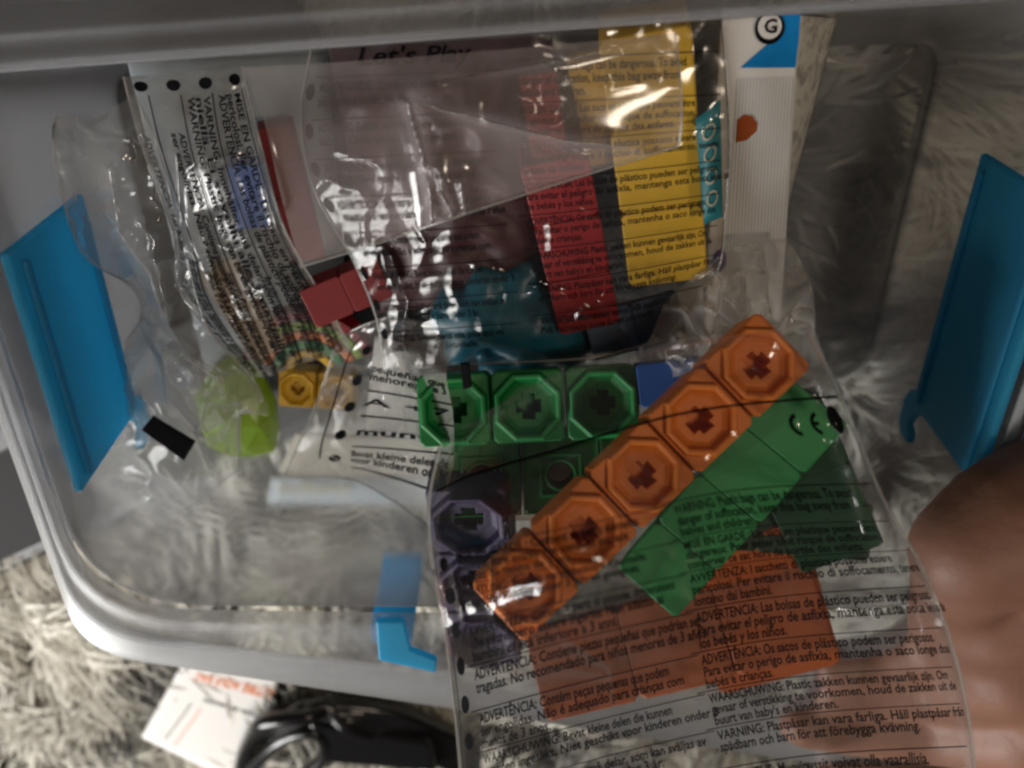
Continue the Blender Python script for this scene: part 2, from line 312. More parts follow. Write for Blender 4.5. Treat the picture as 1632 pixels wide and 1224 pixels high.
# --- strips in the front bag
strip('orange_cube_strip', 'bright orange strip of five linked cubes with octagonal cups, uppermost in the front bag', 'orange', 'cup', (1212, 580), (838, 938), 5, .150, .180, roll=-3, group='linked toy cubes')
strip('green_cube_strip', 'smooth green strip lying along the lower right side of the bright orange strip', 'green', 'plain', (1266, 676), (1062, 908), 4, .152, .164, roll=0, group='linked toy cubes', width=1.2)
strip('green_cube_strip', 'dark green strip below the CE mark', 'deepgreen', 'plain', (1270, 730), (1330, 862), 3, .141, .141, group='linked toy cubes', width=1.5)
strip('green_cube_strip', 'short dark green strip lying crosswise over the lower orange cubes', 'deepgreen', 'plain', (1165, 830), (1345, 845), 3, .136, group='linked toy cubes')
strip('orange_cube_strip', 'orange strip coloured as if shaded, crosswise under the printed warnings of the front bag', 'shadeorange', 'plain', (1232, 985), (925, 1060), 3, .145, .146, group='linked toy cubes', width=.95)
strip('orange_cube_strip', 'orange strip just below the dark green strips, coloured as if in their shadow', 'shadeorange', 'plain', (1190, 925), (1228, 1035), 2, .137, .135, group='linked toy cubes', width=1.2)
strip('purple_cube_strip', 'dark purple strip of linked cubes at the left edge of the front bag', 'purple', 'cup', (746, 842), (768, 1030), 3, .140, .140, roll=8, group='linked toy cubes')
# --- green pair beyond
strip('green_cube_strip', 'green strip of three linked cubes with octagonal cups, above the ring-holed cubes', 'green', 'cup', (722, 655), (962, 643), 3, .128, .128, group='linked toy cubes')
strip('green_cube_strip', 'green strip of cubes showing square frames with ring holes, below the octagonal green cups', 'green', 'stud', (768, 762), (1020, 752), 3, .130, .130, group='linked toy cubes', U=None)
strip('blue_cube_strip', 'blue cube between the green cups and the bright orange strip', 'blue', 'plain', (1052, 612), (1122, 604), 2, .126, group='linked toy cubes', width=1.0)
# --- contents of the upper bag
strip('red_cube_strip', 'long dark red strip of linked cubes beside the yellow cubes in the upper bag', 'red', 'plain', (893, 305), (932, 485), 3, .112, .108, group='linked toy cubes', width=1.0)
strip('red_cube_strip', 'red strip showing faintly under the cloudy bag flap left of the yellow cubes', 'red', 'plain', (862, 150), (880, 270), 3, .110, .112, group='linked toy cubes')
strip('yellow_cube_strip', 'yellow strip of linked cubes at the right of the upper bag, covered in warning print', 'yellow', 'plain', (1035, 130), (1060, 395), 3, .113, .108, group='linked toy cubes', width=.95)
strip('yellow_cube_strip', 'pale yellow strip of linked cubes under the cloudy flap near the upper rim', 'yellow', 'plain', (945, 130), (965, 235), 3, .108, .105, group='linked toy cubes', width=1.2)
strip('red_cube_strip', 'dark red cube in the upper bag between the printed left bag and the teal figure', 'dred', 'plain', (522, 482), (584, 456), 2, .102, .099, roll=12, group='linked toy cubes', cat='toy cube strip')
strip('blue_cube_strip', 'small blue cube peeping out between the printed left bag and the cloudy flap', 'blue', 'plain', (392, 290), (400, 340), 2, .095, group='linked toy cubes')
strip('navy_cube_strip', 'navy blue cube in shadow right of the teal figure', 'navy', 'plain', (975, 530), (1050, 510), 2, .104, group='linked toy cubes')
strip('red_cube_strip', 'dark red strip under the cloudy film left of the maroon packet', 'dred', 'plain', (446, 230), (486, 390), 4, .084, group='linked toy cubes')
strip('tan_cube_strip', 'tan cube under the black print at the lower end of the left bag', 'tan', 'plain', (360, 450), (420, 540), 3, .085, group='linked toy cubes', width=1.2)
strip('yellow_cube_strip', 'small golden yellow cube beside the lime green piece', 'yellow', 'cup', (472, 622), (520, 625), 2, .078, roll=10, group='linked toy cubes', U=.013)
# maroon packet: soft pillow shape
def pillow(name, label, cat, quad, z, h, mat, seed=0, wr=.0015):
    V = []; Fc = []; n = 40
    for s in (1, -1):
        for j in range(n + 1):
            for i in range(n + 1):
                u, v = i / n, j / n
                px = (1 - u) * (1 - v) * quad[0][0] + u * (1 - v) * quad[1][0] + u * v * quad[2][0] + (1 - u) * v * quad[3][0]
                py = (1 - u) * (1 - v) * quad[0][1] + u * (1 - v) * quad[1][1] + u * v * quad[2][1] + (1 - u) * v * quad[3][1]
                P = W(px, py, z); b = (16 * u * (1 - u) * v * (1 - v)) ** .4
                V.append(P + Vector((0, 0, s * h * b + wr * mn.noise(Vector((px * .02, py * .02, seed))) * b)))
    N = (n + 1) ** 2
    for s in (0, 1):
        for j in range(n):
            for i in range(n):
                a = s * N + j * (n + 1) + i; f = (a, a + 1, a + n + 2, a + n + 1); Fc.append(f if s else f[::-1])
    c = W(sum(q[0] for q in quad) / 4, sum(q[1] for q in quad) / 4, z - h)
    o = meshobj(name, [v - c for v in V], Fc, mat, None, loc=c)
    bm = bmesh.new(); bm.from_mesh(o.data); bmesh.ops.remove_doubles(bm, verts=bm.verts, dist=1e-5); bmesh.ops.recalc_face_normals(bm, faces=bm.faces); bm.to_mesh(o.data); bm.free()
    return tag(o, label, cat)
pillow('maroon_packet', 'dark maroon packet under the printed film in the middle of the upper bag', 'packet', [(520, 60), (880, 50), (900, 470), (600, 500)], .085, .012, M['maroon'], 2, .006)
pillow('crumpled_packet', 'grey white crumpled wrapping under the left printed bag', 'packet', [(200, 90), (520, 80), (560, 560), (330, 600)], .055, .010, M['greycard'], 4, .004)
# teal figurine: skinned body
def skin(name, chains, mat, parent=None, vox=.0012, smooth=6, extra=None):
    """tapered chains of (point, radius) fused into one surface"""
    bm = bmesh.new()
    for ch in chains:
        for (p, r), (q, s) in zip(ch, ch[1:]):
            p, q = Vector(p), Vector(q); L = (q - p).length; k = max(1, int(L / (min(r, s) * .35)))
            for i in range(k + 1):
                t = i / k; bmesh.ops.create_icosphere(bm, subdivisions=2, radius=r * (1 - t) + s * t, matrix=Matrix.Translation(p.lerp(q, t)))
    o = bmobj(name, bm, mat, parent, True)
    m = o.modifiers.new('fuse', 'REMESH'); m.mode = 'VOXEL'; m.voxel_size = vox; m.use_smooth_shade = True
    m = o.modifiers.new('soften', 'SMOOTH'); m.iterations = smooth; m.factor = .5
    return o
tz = .094
T = lambda x, y, r, z=tz: (W(x, y, z), r)
o = skin('teal_figure', [[T(715, 505, .006), T(770, 500, .010), T(850, 510, .012), T(900, 545, .009)], [T(770, 500, .008), T(775, 455, .006), T(768, 440, .0035)], [T(715, 505, .006), T(712, 472, .003)],
     [T(820, 500, .008), T(830, 450, .006), T(850, 432, .004)], [T(760, 510, .008), T(730, 555, .005)], [T(850, 520, .010), T(840, 575, .007), T(790, 580, .006)]], M['teal'])
tag(o, 'teal plastic figure with knobbly ridges in the upper bag, above the green cups', 'toy figure')
# lime piece + nested arch toy
bm = bmesh.new(); c = W(384, 655, .062); bmesh.ops.create_icosphere(bm, subdivisions=2, radius=.0172)
for v in bm.verts: v.co *= 1 + .22 * mn.noise(v.co * 90)

for v in bm.verts: v.co.z *= .6; v.co.y *= 1.22; v.co.x *= .9; v.co += Vector((0, 0, 0))
o = bmobj('lime_toy_piece', bm, M['lime'], None, False); bev(o, .0012, 3); o.location = c; tag(o, 'lime green faceted plastic lump under clear film at the left', 'toy piece')
ar = empty('nested_arch_toy', W(500, 560, .075), 'small nested arch toy in yellow, green and orange beside the dark red cube', 'toy arch')
for k, mt in enumerate(('yellow', 'green', 'orange', 'lime', 'red')):
    r = .006 + k * .0034; V = []; Fc = []
    for i in range(17):
        a = math.radians(20 + i * 9); 
        for rr, zz in ((r, 0), (r + .0026, 0), (r + .0026, .008), (r, .008)): V.append((rr * math.cos(a), rr * math.sin(a), zz))
    for i in range(16):
        for j in range(4): Fc.append((i * 4 + j, i * 4 + (j + 1) % 4, i * 4 + 4 + (j + 1) % 4, i * 4 + 4 + j))
    Fc += [(0, 1, 2, 3), (64, 67, 66, 65)]
    o = meshobj('arch', V, Fc, M[mt], ar, False, loc=(0, -.004, 0)); bev(o, .0004)
# ---------------------------------------------------------------- paper things in the box
def text_geo(s, size=1.0):
    cu = bpy.data.curves.new('t', 'FONT'); cu.body = s; cu.size = size; cu.resolution_u = 2; cu.offset = .022; ob = bpy.data.objects.new('t', cu); link(ob)
    me = ob.to_mesh(); V = np.array([v.co[:] for v in me.vertices]) if len(me.vertices) else np.zeros((0, 3)); Fc = [tuple(p.vertices) for p in me.polygons]
    ob.to_mesh_clear(); bpy.data.objects.remove(ob); bpy.data.curves.remove(cu); return V, Fc
def sheet(name, label, cat, quad, z, mat, th=.0008, n=14, curl=.002, zs=None, parent=None):
    """a card whose four corners (tl, tr, br, bl) are pixels at height z"""
    def at(u, v, off=0.0):
        px = (1 - u) * (1 - v) * quad[0][0] + u * (1 - v) * quad[1][0] + u * v * quad[2][0] + (1 - u) * v * quad[3][0]
        py = (1 - u) * (1 - v) * quad[0][1] + u * (1 - v) * quad[1][1] + u * v * quad[2][1] + (1 - u) * v * quad[3][1]
        Z = zs or (z, z, z, z); zz = (1 - u) * (1 - v) * Z[0] + u * (1 - v) * Z[1] + u * v * Z[2] + (1 - u) * v * Z[3]
        return W(px, py, zz + curl * math.sin(u * 3) * math.sin(v * 2.4 + .5) + off)
    V = [at(i / n, j / n) for j in range(n + 1) for i in range(n + 1)]
    Fc = [(j * (n + 1) + i, (j + 1) * (n + 1) + i, (j + 1) * (n + 1) + i + 1, j * (n + 1) + i + 1) for j in range(n) for i in range(n)]
    if parent is None:
        e = empty(name, at(.5, .5), label, cat)
        o = meshobj('sheet', V, Fc, mat, e)
    else: e = parent; o = meshobj(name, V, Fc, mat, e)
    s = o.modifiers.new('solid', 'SOLIDIFY'); s.thickness = th; s.offset = -1
    return e, at
def print_on(name, at, items, mat, parent, off=.0004):
    V = []; Fc = []
    for it in items:
        if it[0] == 'text':
            _, s, u, v, wu, hv, rot = it; tv, tf = text_geo(s)
            if not len(tv): continue
            mx = tv[:, 0].max(); b = len(V)
            for p in tv:
                a = p[0] / mx * wu; c = p[1] * hv
                if rot == 180: a, c = -a, -c
                V.append(at(u + a, v - c, off))
            Fc += [tuple(b + i for i in f) for f in tf]
        elif it[0] == 'poly':
            b = len(V); q = it[1]
            if len(q) == 4:
                for j in range(9):
                    for i in range(9):
                        a, c = i / 8, j / 8; k = [(1 - a) * (1 - c), a * (1 - c), a * c, (1 - a) * c]; V.append(at(sum(x * p[0] for x, p in zip(k, q)), sum(x * p[1] for x, p in zip(k, q)), off))
                Fc += [(b + j * 9 + i, b + j * 9 + i + 1, b + j * 9 + i + 10, b + j * 9 + i + 9) for j in range(8) for i in range(8)]
            else: V += [at(u, v, off) for u, v in q]; Fc.append(tuple(range(b, b + len(q))))
        elif it[0] == 'disc':
            _, u, v, ru, rv = it; b = len(V); V += [at(u + ru * math.cos(a), v + rv * math.sin(a), off) for a in np.linspace(0, 2 * math.pi, 20, endpoint=False)]; Fc.append(tuple(range(b, b + 20)))
        elif it[0] == 'ring':
            _, u, v, ru, rv, f = it; b = len(V)
            for k, q in enumerate((1, f)): V += [at(u + q * ru * math.cos(a), v + q * rv * math.sin(a), off) for a in np.linspace(0, 2 * math.pi, 24, endpoint=False)]
            Fc += [(b + i, b + (i + 1) % 24, b + 24 + (i + 1) % 24, b + 24 + i) for i in range(24)]
        elif it[0] == 'line':
            _, pts, hw = it; b = len(V); P = []
            for (u0, v0), (u1, v1) in zip(pts, pts[1:]):
                k = 16
                P += [(u0 + (u1 - u0) * i / k, v0 + (v1 - v0) * i / k) for i in range(k)]
            P.append(pts[-1]); Pw = [at(u, v, off) for u, v in P]
            for i, p in enumerate(Pw):
                d = (Pw[min(i + 1, len(Pw) - 1)] - Pw[max(i - 1, 0)]).normalized(); q = Vector((-d.y, d.x, 0)) * hw; V += [p + q, p - q]
            Fc += [(b + 2 * i, b + 2 * i + 1, b + 2 * i + 3, b + 2 * i + 2) for i in range(len(P) - 1)]
    return meshobj(name, V, Fc, mat, parent, smooth=False)
# grey-blue card standing low beside the lower wall, print upside down
e, at = sheet('printed_card', 'grey blue card with faint upside down lettering lying below the small labelled bag', 'card', [(470, 690), (700, 700), (690, 800), (425, 800)], .052, M['beige'])
e2, at2 = sheet('card_band', None, None, [(432, 762), (700, 762), (692, 803), (424, 803)], .0535, M['greycard'], parent=e)
print_on('card_print', at2, [('text', 'designs', .50, .28, .44, .62, 180)], M['paleink'], e)
sheet('hole_light_card', 'added white card under the green cubes standing in for light in their ring holes', 'card', [(690, 690), (960, 680), (960, 830), (690, 830)], .1055, M['paper'])  # added so the ring holes show white, as if light came through
# white ribbed package at the right with blue corner and round logo
e, at = sheet('white_package', 'white ribbed package with blue corner and round G logo, right of the upper bag', 'package', [(1150, 22), (1276, 22), (1243, 520), (1120, 540)], .100, M['paper'], th=.003, zs=(.108, .108, .085, .085), n=24)
print_on('blue_corner', at, [('poly', [(1.0, 0), (.74, 0), (.68, .08), (1.0, .08)]), ('poly', [(.68, .08), (.28, .168), (.98, .172), (1.0, .08)])], M['blueink'], e, .0005)
print_on('round_logo', at, [('disc', .62, .045, .19, .052)], M['ink'], e, .0008)
print_on('logo_disc', at, [('disc', .62, .040, .15, .040)], M['paper'], e, .0011)
print_on('logo_letter', at, [('text', 'G', .545, .060, .17, .062, 0)], M['ink'], e, .0014)
print_on('brown_mark', at, [('poly', [(.28, .33), (.36, .315), (.47, .32), (.54, .345), (.53, .37), (.42, .395), (.28, .40)])], M['brownink'], e)
print_on('purple_mark', at, [('disc', .16, .765, .09, .035)], M['purpleink'], e)
print_on('ribbing', at, [('line', [(.25 + i * .042, .20), (.25 + i * .042, 1)], .00008) for i in range(18)], M['greycard'], e, .0003)
# side of package: speckled pale strip
m, nt, out = newmat('speckled paper'); p = nt.nodes.new('ShaderNodeBsdfPrincipled'); n = noise_tex(nt, 260, 4, .6); cr = nt.nodes.new('ShaderNodeValToRGB'); cr.color_ramp.elements[0].position = .38; cr.color_ramp.elements[1].position = .55
cr.color_ramp.elements[0].color = (.30, .28, .24, 1); cr.color_ramp.elements[1].color = (.58, .55, .48, 1); nt.links.new(n.outputs[0], cr.inputs[0]); nt.links.new(cr.outputs[0], p.inputs[0]); nt.links.new(p.outputs[0], out.inputs[0]); M['speckle'] = m
sheet('package_side', None, None, [(1277, 25), (1335, 30), (1262, 300), (1250, 360)], .100, M['speckle'], zs=(.106, .086, .082, .09), parent=e)
e, at = sheet('teal_label', 'narrow teal label with pale outlined letters at the right edge of the yellow cubes', 'label', [(1108, 190), (1148, 160), (1152, 345), (1122, 358)], .1175, M['tealcard'])
print_on('label_print', at, [('ring', .5, .2 + .2 * i, .28, .07, .75) for i in range(4)], M['paleink'], e)
# ---------------------------------------------------------------- clear films
def crom(P, t):
    n = len(P); x = t * (n - 1); i = np.clip(np.floor(x).astype(int), 0, n - 2); f = (x - i)[..., None]
    g = lambda k: P[np.clip(k, 0, n - 1)]
    a, b, c, d = g(i - 1), g(i), g(i + 1), g(i + 2)
    return .5 * (2 * b + (c - a) * f + (2 * a - 5 * b + 4 * c - d) * f * f + (3 * b - a - 3 * c + d) * f ** 3)
def fbm(px, py, seed, sc):
    V = np.empty(px.size); X = px.ravel() * sc; Y = py.ravel() * sc
    for i in range(px.size): V[i] = mn.noise(Vector((X[i], Y[i], seed))) * .65 + mn.noise(Vector((X[i] * 2.3, Y[i] * 2.3, seed + 5))) * .22
    return V.reshape(px.shape)
class Film:
    def __init__(s, rows, z=None, seed=0, wrinkle=.0012, wsc=.012, creases=(), ridge=.001, stretch=(1, 1)):
        s.C = np.array(rows, float); s.seed = seed; s.wr = wrinkle; s.wsc = wsc; s.cr = creases; s.ridge = ridge; s.st = stretch
    def base(s, u, v):
        u = np.atleast_1d(np.asarray(u, float)); v = np.atleast_1d(np.asarray(v, float))
        R = np.stack([crom(row, u) for row in s.C], 0)  # rows, N, 3
        n = len(s.C); x = v * (n - 1); i = np.clip(np.floor(x).astype(int), 0, n - 2); f = (x - i)[:, None]; k = np.arange(len(u))
        g = lambda q: R[np.clip(q, 0, n - 1), k]
        a, b, c, d = g(i - 1), g(i), g(i + 1), g(i + 2)
        return .5 * (2 * b + (c - a) * f + (2 * a - 5 * b + 4 * c - d) * f * f + (3 * b - a - 3 * c + d) * f ** 3)
    def pts(s, u, v, off=0.0):
        B = s.base(u, v); px, py, z = B[:, 0], B[:, 1], B[:, 2].copy()
        nx, ny = px * s.st[0], py * s.st[1]
        n1 = fbm(nx, ny, s.seed, s.wsc); n2 = fbm(nx, ny, s.seed + 20, s.wsc * 1.7)
        z += s.wr * n1 + s.ridge * (1 - np.minimum(1, np.abs(n2) * 5)) ** 2
        for poly, amp, wd in s.cr:
            dm = np.full(px.shape, 1e9)
            for (ax, ay), (bx, by) in zip(poly, poly[1:]):
                dx, dy = bx - ax, by - ay; t = np.clip(((px - ax) * dx + (py - ay) * dy) / (dx * dx + dy * dy), 0, 1); dm = np.minimum(dm, np.hypot(px - ax - t * dx, py - ay - t * dy))
            z += amp * np.exp(-(dm / wd))
        return Wn(px, py, z + off)
    def mesh(s, name, mat, nu, nv, parent, drop=0.0):
        u, v = np.meshgrid(np.linspace(0, 1, nu + 1), np.linspace(0, 1, nv + 1)); uf, vf = u.ravel(), v.ravel()
        d = -drop * (np.clip(np.sin(math.pi * uf), 0, 1) * np.clip(np.sin(math.pi * vf), 0, 1)) ** .5 - (.0004 if drop else 0)
        P = s.pts(uf, vf, d); n = nu + 1
        Fc = [(j * n + i, (j + 1) * n + i, (j + 1) * n + i + 1, j * n + i + 1) for j in range(nv) for i in range(nu)]
        return meshobj(name, P.tolist(), Fc, mat, parent)
    def edge(s, name, uv, mat, parent, r=.0004):
        """a folded film edge running along a uv polyline: a thin tube"""
        U = []; 
        for (a, b), (c, d) in zip(uv, uv[1:]): U += [(a + (c - a) * t / 20, b + (d - b) * t / 20) for t in range(20)]
        U.append(uv[-1]); U = np.array(U); P = s.pts(U[:, 0], U[:, 1], .0003)
        V = []; Fc = []
        for i, p in enumerate(P):
            p = Vector(p); d = (Vector(P[min(i + 1, len(P) - 1)]) - Vector(P[max(i - 1, 0)])).normalized(); a = d.orthogonal().normalized(); b = d.cross(a)
            V += [p + (a * math.cos(q) + b * math.sin(q)) * r for q in (0, 2.09, 4.19)]
        for i in range(len(P) - 1):
            for j in range(3): Fc.append((3 * i + j, 3 * i + (j + 1) % 3, 3 * i + 3 + (j + 1) % 3, 3 * i + 3 + j))
        return meshobj(name, V, Fc, mat, parent)
    def folds(s, parent, lines=None, r=.00022):
        u, v = [a.ravel() for a in np.meshgrid(np.linspace(0, 1, 50), np.linspace(0, 1, 50))]; B = s.base(u, v)
        for poly in (lines or [c[0] for c in s.cr]):
            uv = []
            for (ax, ay), (bx, by) in zip(poly, poly[1:]):
                for k in range(6):
                    x, y = ax + (bx - ax) * k / 6, ay + (by - ay) * k / 6; w = 1 / (1 + ((B[:, 0] - x) ** 2 + (B[:, 1] - y) ** 2)) ** 2; uv.append(((w * u).sum() / w.sum(), (w * v).sum() / w.sum()))
            s.edge('film_fold', uv, M['seam'], parent, r)
    def prints(s, items, mat, parent, name='warning_print', off=.0005):
        """items in (u, v) space; text size as fractions"""
        Us = []; Vs = []; Fc = []; nb = 0
        for it in items:
            if it[0] == 'text':
                _, t, u, v, wu, hv = it[:6]; tv, tf = text_geo(t)
                if not len(tv): continue
                k = wu if len(it) > 6 and it[6] == 'abs' else None
                xs = tv[:, 0] / tv[:, 0].max() * wu; ys = tv[:, 1] * hv
                Us.append(u + xs); Vs.append(v - ys); Fc += [tuple(nb + i for i in f) for f in tf]; nb += len(xs)
            elif it[0] == 'disc':
                _, u, v, ru, rv = it; a = np.linspace(0, 2 * math.pi, 16, endpoint=False); Us.append(u + ru * np.cos(a)); Vs.append(v + rv * np.sin(a)); Fc.append(tuple(range(nb, nb + 16))); nb += 16
            elif it[0] == 'ring':
                _, u, v, ru, rv, f, a0, a1 = it; a = np.linspace(a0, a1, 20); Us.append(np.r_[u + ru * np.cos(a), u + f * ru * np.cos(a)]); Vs.append(np.r_[v + rv * np.sin(a), v + f * rv * np.sin(a)])
                Fc += [(nb + i, nb + i + 1, nb + 21 + i, nb + 20 + i) for i in range(19)]; nb += 40
            elif it[0] == 'line':
                _, pts, hu, hv = it; P = []
                for (a, b), (c, d) in zip(pts, pts[1:]): P += [(a + (c - a) * t / 24, b + (d - b) * t / 24) for t in range(24)]
                P.append(pts[-1]); P = np.array(P); m_ = len(P); Us.append(np.r_[P[:, 0] + hu, P[:, 0] - hu]); Vs.append(np.r_[P[:, 1] + hv, P[:, 1] - hv])
                Fc += [(nb + i, nb + i + 1, nb + m_ + i + 1, nb + m_ + i) for i in range(m_ - 1)]; nb += 2 * m_
        U = np.concatenate(Us); V = np.concatenate(Vs); P = s.pts(U, V, off)
        return meshobj(name, P.tolist(), Fc, mat, parent, smooth=False)
# --- front bag
fz = .1685
front = Film([[(705, 700, .135), (900, 590, .148), (1100, 545, .158), (1288, 520, .160)],
              [(684, 800, .162), (900, 735, .172), (1120, 678, .174), (1350, 655, .162)],
              [(690, 905, .180), (930, 860, .200), (1180, 810, .180), (1410, 800, .166)],
              [(712, 1030, .186), (950, 970, .202), (1210, 920, .176), (1468, 900, .172)],
              [(728, 1170, .160), (970, 1105, .178), (1230, 1050, .174), (1518, 1030, .178)],
              [(738, 1300, .150), (990, 1225, .162), (1260, 1170, .168), (1545, 1150, .178)],
              [(745, 1430, .150), (1010, 1350, .160), (1280, 1300, .166), (1560, 1290, .178)]],
             seed=3, wrinkle=.0022, wsc=.006, ridge=.0005,
             creases=[([(905, 1020), (970, 1060), (985, 1130), (1000, 1240)], .0026, 7), ([(1345, 970), (1375, 1040), (1365, 1110)], .0022, 7), ([(1400, 970), (1440, 1060), (1450, 1130)], .0024, 7), ([(1470, 990), (1475, 1120)], .0022, 7),
                      ([(1260, 905), (1265, 960)], .0020, 7), ([(770, 960), (840, 1060), (860, 1050)], .0012, 7), ([(720, 900), (740, 1000), (720, 1100)], .0015, 7), ([(1000, 1160), (1130, 1215)], .0024, 9), ([(1455, 1080), (1500, 1190)], .0022, 7), ([(715, 640), (700, 760)], .002, 7), ([(690, 850), (700, 930)], .002, 6), ([(1080, 940), (1150, 1010)], .0016, 7), ([(800, 1080), (880, 1060), (960, 1075)], .0016, 7),
                      ([(1330, 700), (1400, 850), (1450, 980)], .0022, 8), ([(1300, 600), (1350, 720), (1380, 850)], .0016, 7), ([(730, 720), (700, 830)], .002, 6)])
fb = empty('plastic_bag', W(1100, 950, .13), 'large clear bag in front, printed with warnings, holding the bright orange strip', 'plastic bag')
front.mesh('front_film', M['film'], 300, 280, fb); front.mesh('back_film', M['filmback'], 60, 60, fb, drop=.032)
front.edge('bag_edge', [(0, .02), (0, .5), (0, 1)], M['seam'], fb, .0005); front.edge('bag_edge', [(1, 0), (1, .5), (1, 1)], M['seam'], fb, .0005)
U = 820.; 
LC = [['MISE EN GARDE : Contient de petits éléments', 'pouvant être avalés. Ne convient pas aux', 'enfants de moins de 3 ans.'],
      ['ACHTUNG: Enthält verschluckbare Kleinteile.', 'Nicht für Kinder unter 3 Jahren geeignet.'],
      ['AVVERTENZA: Contiene parti di piccole dimensioni', 'che potrebbero essere ingerite. Non adatto ai', 'bambini di età inferiore a 3 anni.'],
      ['ADVERTENCIA: Contiene piezas pequeñas que podrían ser', 'tragadas. No recomendado para niños menores de 3 años.'],
      ['ADVERTÊNCIA: Contém peças pequenas que podem', 'ser engolidas. Não é adequado para crianças com', 'menos de 3 anos.'],
      ['WAARSCHUWING: Bevat kleine delen die kunnen', 'worden ingeslikt. Niet geschikt voor kinderen onder 3', 'jaar.'],
      ['VARNING: Innehåller små delar, som kan sväljas av', 'barn. Inte lämplig för barn under 3 år.'],
      ['VAROITUS: Sisältää pieniä osia, jotka lapsi voi', 'niellä. Ei sovellu alle 3-vuotiaille.']]
RC = [['WARNING: Plastic bags can be dangerous. To avoid', 'danger of suffocation, keep this bag away from', 'babies and children.'],
      ['MISE EN GARDE : Les sacs en plastique peuvent être', 'dangereux. Pour éviter tout risque de suffocation,', 'conserver ce sac hors de portée des enfants.'],
      ['AVVERTENZA: I sacchetti di plastica possono essere', 'pericolosi. Per evitare il rischio di soffocamento, tenere', 'lontano dai bambini.'],
      ['ADVERTENCIA: Las bolsas de plástico pueden ser peligrosas.', 'Para evitar el peligro de asfixia, mantenga esta bolsa lejos de', 'los bebés y los niños.'],
      ['ADVERTÊNCIA: Os sacos de plástico podem ser perigosos.', 'Para evitar o perigo de asfixia, mantenha o saco longe dos', 'bebés e crianças.'],
      ['WAARSCHUWING: Plastic zakken kunnen gevaarlijk zijn. Om', 'gevaar of verstikking te voorkomen, houd de zakken uit de', "buurt van baby's en kinderen."],
      ['VARNING: Plastpåsar kan vara farliga. Håll plastpåsar från', 'spädbarn och barn för att förebygga kvävning.'],
      ['VAROITUS: Muovipussit voivat olla vaarallisia.', 'Pidä muovipussi poissa lasten ulottuvilta.']]
def para(cols, u0, wu, v0, dv, lh, hv, items, maxc, sep=True, sw=.0011):
    for k, par in enumerate(cols):
        v = v0 + k * dv
        if sep: items.append(('line', [(u0 - .02, v - .004), (u0 + wu + .01, v - .004)], 0, sw))
        for j, t in enumerate(par): items.append(('text', t, u0, v + (j + .9) * lh, wu * len(t) / maxc, hv))
it = []
para(LC, .075, .44, .305, .083, .0250, .029, it, 50); para(RC, .53, .44, .30, .083, .0250, .029, it, 56)
for k in range(9): it.append(('disc', .040, .33 + k * .0715, .0125, .017))
it.append(('line', [(.03, .26), (-.002 + .012, .19), (.03, .145), (.12, .135), (.3, .142), (.6, .138), (.985, .14)], .0004, .0022))
it.append(('line', [(.012, .20), (.012, .30), (.018, .52), (.02, .62), (.012, .75), (.02, 1)], .0014, 0))
it += [('ring', .86, .185, .022, .022, .62, math.pi * .55, math.pi * 1.45), ('ring', .905, .185, .022, .022, .62, math.pi * .55, math.pi * 1.45), ('line', [(.885, .185), (.902, .185)], 0, .0035), ('disc', .948, .18, .020, .026)]
front.prints(it, M['ink'], fb)
# --- upper bag
upper = Film([[(500, 60, .105), (720, 55, .112), (930, 40, .118), (1150, 30, .114)],
              [(480, 180, .110), (700, 170, .120), (930, 160, .121), (1160, 150, .118)],
              [(500, 300, .110), (710, 290, .120), (930, 275, .122), (1162, 250, .120)],
              [(560, 410, .108), (730, 400, .116), (940, 380, .120), (1155, 350, .118)],
              [(600, 510, .104), (750, 500, .112), (950, 480, .116), (1140, 440, .112)],
              [(610, 590, .104), (760, 580, .112), (940, 570, .114), (1060, 540, .110)]], seed=11, wrinkle=.0028, wsc=.007, ridge=.0006,
             creases=[([(760, 430), (900, 470), (1010, 560)], .002, 8), ([(960, 480), (1020, 560)], .002, 7), ([(620, 400), (650, 480), (640, 560)], .003, 8)])
ub = empty('plastic_bag', W(830, 300, .09), 'clear bag with dense warning lines over the yellow, red and teal pieces', 'plastic bag')
upper.mesh('front_film', M['film'], 170, 150, ub); upper.mesh('back_film', M['filmback'], 40, 40, ub, drop=.05)
upper.edge('bag_edge', [(0, 0), (0, 1)], M['seam'], ub); upper.edge('bag_edge', [(1, 0), (1, 1)], M['seam'], ub); upper.edge('bag_edge', [(0, 1), (1, 1)], M['seam'], ub, .0005)
it = []
para([p[:2] for p in LC], .06, .40, .12, .104, .034, .032, it, 52, sw=.0015); para([p for p in RC], .52, .44, .10, .104, .029, .030, it, 58, sw=.0015)
for k in range(8): it.append(('disc', .03, .15 + .1 * k, .016, .02))
it.append(('text', 'Let\'s Play', .14, .09, .25, .07)); it.append(('line', [(.995, 0), (1.0, .5), (.99, .9)], .0022, 0)); it.append(('line', [(.005, .02), (.003, .5), (.02, .98)], .002, 0))
upper.prints(it, M['ink'], ub)
